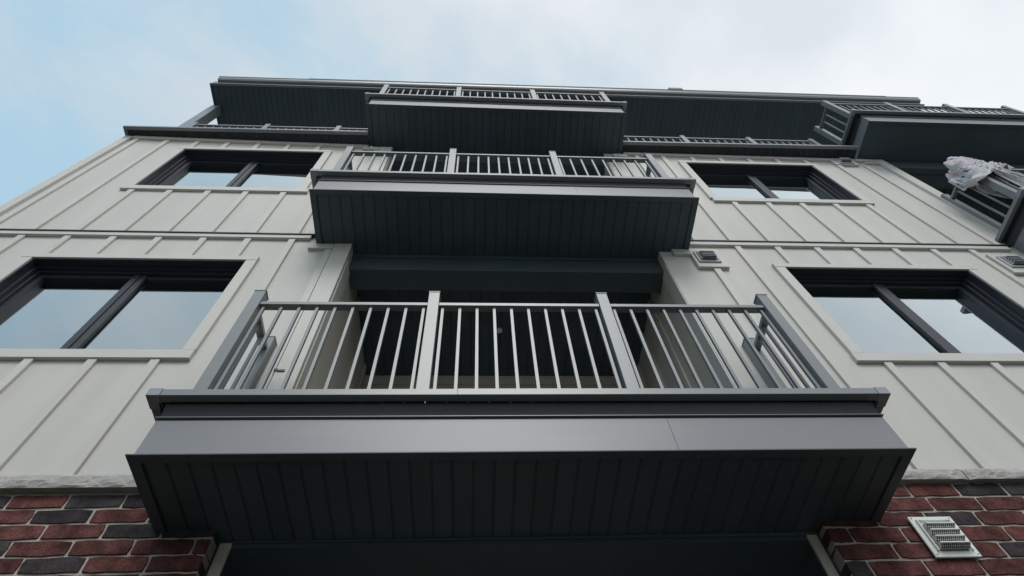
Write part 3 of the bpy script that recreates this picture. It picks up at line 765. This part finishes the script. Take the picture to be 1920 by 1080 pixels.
# ---- dryer vents
def dryer_vent(x0, x1, z0, z1, dbase, label, trim=None, tparent=None, mat='plastic'):
    w, h = x1 - x0, z1 - z0
    o = P((x0 + x1) / 2, dbase, (z0 + z1) / 2)
    bm = bmesh.new()
    add_box(bm, x0, x1, dbase, dbase + 0.005, z0, z1, o)
    v = link('dryer_vent', finish(bm, 'dryer_vent', 0.003), o, B, M[mat]); v['label'] = label
    # raised lip frame
    e = 0.010
    d1 = dbase + 0.0052
    bm = bmesh.new(); oo = P((x0 + x1) / 2, d1, (z0 + z1) / 2)
    for q in ((x0 + e, x0 + e + 0.003, z0 + 0.012, z1 - e), (x1 - e - 0.003, x1 - e, z0 + 0.012, z1 - e)):
        add_box(bm, q[0], q[1], d1, d1 + 0.005, q[2], q[3], oo)
    add_box(bm, x0 + e + 0.003, x1 - e - 0.003, d1, d1 + 0.005, z1 - e - 0.003, z1 - e, oo)
    link('raised_lip', finish(bm, 'raised_lip', 0.0008), oo, v, M[mat])
    n = 4
    za, zb = z0 + 0.013, z1 - 0.022
    st_ = (zb - za) / n
    lx0, lx1 = x0 + e + 0.006, x1 - e - 0.006
    for i in range(n):
        zt = zb - i * st_; zl_ = zt - st_ * 0.94
        # hood: sloping top plate and two cheeks
        dep = 0.0155
        def hood():
            bm = bmesh.new(); oo = P(0, 0, 0)
            hwid = (lx1 - lx0) / 2; hh = st_ * 0.94; t = 0.0010
            def quad(*vs): bm.faces.new([bm.verts.new(P(*q) - oo) for q in vs])
            pr = [(0.0, 0.0), (dep, -hh * 0.30), (dep, -hh * 0.30 - 0.0022), (0.0, -0.0022)]
            A = [bm.verts.new(P(-hwid, d, z) - oo) for d, z in pr]; C = [bm.verts.new(P(hwid, d, z) - oo) for d, z in pr]
            for k in range(4): bm.faces.new([A[k], A[(k + 1) % 4], C[(k + 1) % 4], C[k]])
            bm.faces.new(A); bm.faces.new(C[::-1])
            for s in (-1, 1):
                xa_, xb_ = (s * hwid, s * (hwid - t * 1.3))
                pr2 = [(0.0, -0.0022), (dep, -hh * 0.30 - 0.0022), (0.0035, -hh)]
                A = [bm.verts.new(P(xa_, d, z) - oo) for d, z in pr2]; C = [bm.verts.new(P(xb_, d, z) - oo) for d, z in pr2]
                for k in range(3): bm.faces.new([A[k], A[(k + 1) % 3], C[(k + 1) % 3], C[k]])
                bm.faces.new(A); bm.faces.new(C[::-1])
            return finish(bm, 'louvre')
        inst('louvre', ('louvre', round(lx1 - lx0, 4), round(st_, 4), mat), hood, P((lx0 + lx1) / 2, dbase + 0.005, zt), v, mat)
        # grid across the open underside
        def grid():
            bm = bmesh.new(); oo = P(0, 0, 0)
            hwid = (lx1 - lx0) / 2 - 0.001; hh = st_ * 0.94
            pa = (dep - 0.0008, -hh * 0.30 - 0.0024); pb = (0.0040, -hh + 0.0002)
            nrm = Vector((pa[1] - pb[1], -(pa[0] - pb[0]))).normalized() * 0.0006
            def bar(xa_, xb_, t0, t1):
                ps = []
                for t in (t0, t1):
                    for s in (-1, 1):
                        ps.append((lerp(pa[0], pb[0], t) + s * nrm.x, lerp(pa[1], pb[1], t) + s * nrm.y))
                A = [bm.verts.new(P(xa_, *ps[k]) - oo) for k in (0, 1, 3, 2)]; C = [bm.verts.new(P(xb_, *ps[k]) - oo) for k in (0, 1, 3, 2)]
                for k in range(4): bm.faces.new([A[k], A[(k + 1) % 4], C[(k + 1) % 4], C[k]])
                bm.faces.new(A); bm.faces.new(C[::-1])
            m = 14
            for k in range(m + 1):
                xx = lerp(-hwid, hwid, k / m); bar(xx - 0.0004, xx + 0.0004, 0.06, 0.94)
            for t0, t1 in ((0, 0.06), (0.47, 0.53), (0.94, 1.0)): bar(-hwid, hwid, t0, t1)
            return finish(bm, 'grille')
        def dark():
            bm = bmesh.new(); oo = P(0, 0, 0); hwid = (lx1 - lx0) / 2 - 0.002; hh = st_ * 0.94
            q = [(dep - 0.0022, -hh * 0.30 - 0.0026), (0.0032, -hh + 0.0012)]
            bm.faces.new([bm.verts.new(P(x_, d_, z_) - oo) for x_, d_, z_ in ((-hwid, *q[0]), (hwid, *q[0]), (hwid, *q[1]), (-hwid, *q[1]))])
            return finish(bm, 'shade_sheet')
        inst('shade_sheet', ('shade_sheet', round(lx1 - lx0, 4), round(st_, 4)), dark, P((lx0 + lx1) / 2, dbase + 0.005, zt), v, 'throat_shade')  # dark sheet behind the grille stands in for the hood's shaded inside
        inst('grille', ('grille', round(lx1 - lx0, 4), round(st_, 4), mat), grid, P((lx0 + lx1) / 2, dbase + 0.005, zt), v, mat)
    box('shade_sheet', lx0 + 0.001, lx1 - 0.001, dbase + 0.0052, dbase + 0.0060, za + 0.001, zb - 0.001, 'throat_shade', v, 0)  # dark plate standing in for the unlit opening behind the louvres
    for xx, zz in ((x0 + 0.005, z0 + 0.006), (x1 - 0.005, z0 + 0.006), (x0 + 0.006, z1 - 0.005), (x1 - 0.006, z1 - 0.005)):
        def sc():
            bm = bmesh.new(); bmesh.ops.create_cone(bm, cap_ends=True, segments=10, radius1=0.0035, radius2=0.0028, depth=0.0024, matrix=Matrix.Rotation(math.pi / 2, 4, 'X'))
            return finish(bm, 'screw')
        inst('screw', ('screw',), sc, P(xx, dbase + 0.0056, zz), v, 'screw')
    return v
dryer_vent(0.880, 0.972, 0.712, 0.806, 0.0052, "white louvred vent on the brick wall")
# vents on the siding sit on mounting blocks
for (x0, x1, z0, z1, tx0, tx1, tz0, tz1, w, lab) in (
        (0.800, 0.882, 1.913, 1.995, 0.790, 0.902, 1.884, 2.026, wLR, "grey louvred vent on the siding beside the middle balcony"),
        (1.975, 2.057, 1.905, 1.990, 1.960, 2.082, 1.870, 2.018, wLR, "grey louvred vent on the siding at the right frame edge"),
        (1.945, 2.030, 3.095, 3.165, 1.925, 2.052, 3.088, 3.176, wUR, "grey louvred vent high up under the right-hand balcony")):
    box('mounting_block', tx0, tx1, 0.0003, TR_D + 0.0015, tz0, tz1, 'trim', w, 0.002)
    dryer_vent(x0, x1, z0, z1, TR_D + 0.0018, lab, mat='plastic_grey')

# ---- terrace edge over the wall heads, with railing set back
def terrace(x0, x1, ztop, dl, dr, label, posts, cols=None):
    zl, zr = ztop
    o = P((x0 + x1) / 2, 0, zl)
    sl = (zr - zl) / (x1 - x0)
    Z = lambda x, h=0: zl + sl * (x - x0) + h
    D = lambda x: dl + (dr - dl) * (x - x0) / (x1 - x0)
    bm = bmesh.new()
    add_box(bm, x0, x1, -0.62, -0.001, zl + 0.0015, zl + 0.020, o, dzr=zr - zl)
    t = link('roof_terrace', finish(bm, 'roof_terrace'), o, B, M['deck']); t['label'] = label
    n = round((x1 - x0) / 0.0415); w = (x1 - x0) / n
    for i in range(n):
        xc = x0 + w * (i + 0.5); ln = D(xc) - 0.016 + 0.012
        inst('deck_board', ('tdeck', round(w, 4), round(ln, 3)), deck_board_mesh(w, ln), P(xc, ln / 2 - 0.0005, Z(xc, 0.0035)), t, 'deck')
    bm = bmesh.new(); oo = P((x0 + x1) / 2, dl, zl)
    vs = []
    for x, dd in ((x0, dl), (x1, dr)):
        for d_, h_ in ((dd - 0.018, 0.0), (dd, 0.0), (dd, 0.0175), (dd - 0.018, 0.0175)):
            vs.append(bm.verts.new(P(x, d_, Z(x, h_)) - oo))
    for k in range(4): bm.faces.new([vs[k], vs[(k + 1) % 4], vs[4 + (k + 1) % 4], vs[4 + k]])
    bm.faces.new(vs[:4]); bm.faces.new(vs[4:][::-1])
    link('edge_rail', finish(bm, 'edge_rail', 0.0012), oo, t, M['metal'])
    return t, Z
tL, ZLf = terrace(XL - 0.012, -0.580, TOPL, 0.060, 0.083, "roof terrace edge above the left upper window", None)
tR, ZRf = terrace(0.785, 2.085, (TOPR[0], TOPR[1]), 0.069, 0.082, "roof terrace edge above the right upper window", None)
box('edge_rail', XL - 0.012, XL + 0.004, 0.0005, 0.040, 3.298, 3.3155, 'metal', tL, 0.001)

def railing(t, posts, RZ, zbase, d, first_bal=None):
    pw = 0.0285
    for xp in posts:
        inst('post', ('tpost',), box_mesh(pw, pw, 0.44, 0.0022), P(xp, d, RZ + 0.022 - 0.22), t, 'metal')
        inst('post_cap', ('pcap',), box_mesh(pw + 0.0022, pw + 0.0022, 0.0042, 0.0012), P(xp, d, RZ + 0.0242), t, 'metal')
    for p0, p1 in zip(posts[:-1], posts[1:]):
        e0, e1 = p0 + pw / 2, p1 - pw / 2
        box('top_rail', e0, e1, d - 0.0095, d + 0.0095, RZ - 0.014, RZ, 'metal', t, 0.0014)
        box('bottom_rail', e0, e1, d - 0.0075, d + 0.0075, RZ - 0.372, RZ - 0.362, 'metal', t, 0.001)
        m = int(round((e1 - e0 - 0.02) / 0.0448)); st_ = (e1 - e0 - 0.02) / m
        for i in range(m + 1):
            inst('baluster', ('tbal',), box_mesh(0.0074, 0.0074, 0.349, 0.0006), P(e0 + 0.010 + st_ * i, d, RZ - 0.0145 - 0.1745), t, 'metal')
railing(tL, [-1.685, -1.262, -0.840, -0.57], 3.722, 3.3, -0.045)
railing(tR, [0.850, 1.272, 1.694, 2.100], 3.705, 3.3, -0.045)

# terrace back walls (set back storey) and its pale siding
ps = part('penthouse_wall', 0, -0.6, 3.3, "set back top storey wall under the roof")
box('siding_sheet', -1.70, 3.2, -0.66, -0.622, 3.27, 4.452, 'siding', ps, 0)

# ---- roof
RZ0 = 4.45
rf = part('roof', 0.7, 0, RZ0, "flat roof overhang with dark boarded underside")
rx0, rx1 = -1.854, 3.300
box('roof_deck', rx0 + 0.01, rx1 - 0.01, -0.70, 0.040, RZ0 + 0.006, RZ0 + 0.085, 'deck', rf, 0)
planks(rf, rx0 + 0.012, rx1 - 0.012, -0.62, 0.034, RZ0 + 0.0012, 'roof_soffit_board')
box('soffit_edge', rx0, rx1, 0.034, 0.049, RZ0 - 0.002, RZ0 + 0.004, 'metal', rf, 0.001)
box('soffit_edge', rx0, rx0 + 0.012, -0.62, 0.0338, RZ0 - 0.002, RZ0 + 0.004, 'soffit', rf, 0.001)
box('roof_fascia', rx0 + 0.006, rx1 - 0.006, 0.040, 0.0450, RZ0 + 0.0045, RZ0 + 0.075, 'fascia', rf, 0.001)
# K-style gutter in two runs
def gutter(x0, x1):
    prof = [(0.0455, 0.050), (0.062, 0.050), (0.070, 0.062), (0.074, 0.085), (0.078, 0.090), (0.078, 0.094), (0.0455, 0.094)]
    bm = bmesh.new(); o = P((x0 + x1) / 2, 0.06, RZ0 + 0.07)
    A = [bm.verts.new(P(x0, d, RZ0 + h) - o) for d, h in prof]; C = [bm.verts.new(P(x1, d, RZ0 + h) - o) for d, h in prof]
    for k in range(len(prof)): bm.faces.new([A[k], A[(k + 1) % len(prof)], C[(k + 1) % len(prof)], C[k]])
    bm.faces.new(A); bm.faces.new(C[::-1])
    link('gutter', finish(bm, 'gutter'), o, rf, M['metal'])
gutter(-1.815, 0.6); gutter(0.601, 3.298)
box('roof_edge_strip', -1.2, 3.05, 0.040, 0.0795, RZ0 + 0.0965, RZ0 + 0.103, 'metal', rf, 0.001)
box('roof_vent', 1.405, 1.505, 0.030, 0.082, RZ0 + 0.104, RZ0 + 0.155, 'frame', rf, 0.004)

# ---- column carrying the roof corner
colm = box('roof_column', -1.866, -1.810, -0.164, -0.100, 3.318, RZ0 - 0.0025, 'metal', B, 0.004)
colm['label'] = "square grey column at the left corner of the roof terrace"
# beam over the column line is inside the soffit; ceiling panels beyond the right-hand recess
box('recess_header', LX - 0.005, 3.2, -0.034, -0.0015, 3.10, 3.2135, 'soffit', B, 0.002)

# building mass behind so nothing shows through
box('building_core', XL + 0.03, OX0 - 0.035, -3.2, -0.80, -0.57, 3.26, 'room', B, 0)
box('building_core', OX1 + 0.035, XR + 1.1, -3.2, -0.80, -0.57, 3.18, 'room', B, 0)
box('building_core', -1.7, 3.2, -3.2, -0.72, 3.27, 4.45, 'room', B, 0)
box('end_wall', XL, XL + 0.02, -3.2, -0.031, -0.57, 3.285, 'siding', B, 0)
box('end_wall', XR - 0.02, XR, -0.62, -0.031, -0.57, 3.18, 'siding', B, 0)

# small hook bracket beside the lowest balcony
hk = box('hook', -0.516, -0.508, 0.0005, 0.016, 1.276, 1.284, 'frame', B, 0.0008); hk['label'] = "small dark metal hook on the siding beside the left balcony post"
box('hook_tip', -0.508, -0.488, 0.010, 0.016, 1.272, 1.280, 'frame', hk, 0.0008)

# ---- laundry on the corner of the right-hand balcony
def laundry():
    zr_ = 2.020 + 0.600 - 0.045
    xs_, dfr = 2.205, 0.205 - 0.025 - 0.01425      # rail axes
    L1, L2 = 0.070, 0.205
    def rail_pt(s):
        if s < L1: return (xs_, dfr - (L1 - s)), (-1.0, 0.0)
        s2 = s - L1
        if s2 < 0.035:
            t = s2 / 0.035; return (xs_ + 0.012 * t, dfr), Vector((-1 + t, t)).normalized()[:]
        return (xs_ + (s2 - 0.023), dfr), (0.0, 1.0)
    g = lambda s, c_, w_: math.exp(-((s - c_) / w_) ** 2)
    nu, nv = 150, 120
    bm = bmesh.new(); uvl = bm.loops.layers.uv.new('UVMap')
    o = P(xs_, dfr, zr_)
    grid = []
    for i in range(nu + 1):
        s = (L1 + L2) * i / nu
        (px, pd), (nx_, nd_) = rail_pt(s)
        row = []
        out_len = 0.075 + 0.095 * g(s, L1 + 0.005, 0.055) + 0.30 * g(s, L1 + 0.105, 0.016) + 0.012 * noise.noise(Vector((s * 40, 0, 0)))
        in_len = 0.07 + 0.27 * g(s, L1 - 0.02, 0.035) + 0.06 * g(s, L1 + 0.13, 0.05)
        over = 0.115 * g(s, L1 + 0.050, 0.080) + 0.014
        for j in range(nv + 1):
            t = j / nv                       # 0 outside hem .. 1 inside hem
            tot = out_len + 0.06 + in_len
            q = t * tot
            wd = 0.018 + 0.010 * g(s, L1 + 0.01, 0.05)
            if q < out_len:
                h = -(out_len - q); off = wd; dist = out_len - q
            elif q < out_len + 0.06:
                ph = (q - out_len) / 0.06 * math.pi
                h = over * math.sin(ph); off = wd * math.cos(ph); dist = 0
            else:
                h = -(q - out_len - 0.06); off = -wd; dist = -h
            near = math.exp(-(dist / 0.16) ** 2)
            amp = 0.005 + 0.085 * min(dist, 0.22)
            v3 = Vector((s * 22 + q * 3, q * 7, 3))
            fold = amp * (1 - abs(2 * noise.noise(v3)) * 1.3 + 0.55 * math.sin(s * 120 + 6 * noise.noise(Vector((s * 9, q * 6, 8)))) + 0.35 * noise.noise(Vector((s * 70, q * 26, 9.1))))
            sgn = 1 if off >= 0 else -1
            crump = 0.024 * (abs(noise.noise(Vector((s * 26 + 3, q * 20, 2.1)))) + 0.5 * abs(noise.noise(Vector((s * 60, q * 45, 5.1))))) * near
            off2 = off + sgn * (max(fold, 0) if dist else 0.3 * amp) + sgn * crump
            x = px + nx_ * off2; d = pd + nd_ * off2
            z = zr_ + h + crump * 1.2 + 0.004 * noise.noise(Vector((s * 70, q * 50, 4)))
            sw = 0.014 * noise.noise(Vector((s * 20, q * 12, 6))) * min(1, dist * 10)
            x += sw; d += sw * 0.6
            row.append(bm.verts.new(P(x, d, z) - o))
        grid.append(row)
    for i in range(nu):
        for j in range(nv):
            fc = bm.faces.new([grid[i][j], grid[i + 1][j], grid[i + 1][j + 1], grid[i][j + 1]]); fc.smooth = True
            for lp, (ii, jj) in zip(fc.loops, ((i, j), (i + 1, j), (i + 1, j + 1), (i, j + 1))):
                lp[uvl].uv = (ii / nu * 0.9, jj / nv * 1.4)
    me = bpy.data.meshes.new('bed_sheet'); bm.normal_update(); bm.to_mesh(me); bm.free()
    ob = link('bed_sheet', me, o, None, M['cloth'])
    so = ob.modifiers.new('thickness', 'SOLIDIFY'); so.thickness = 0.003
    ob['label'] = "crumpled white cloth with small dark and pink print draped over the right balcony's corner railing"
    ob['category'] = "cloth"
laundry()
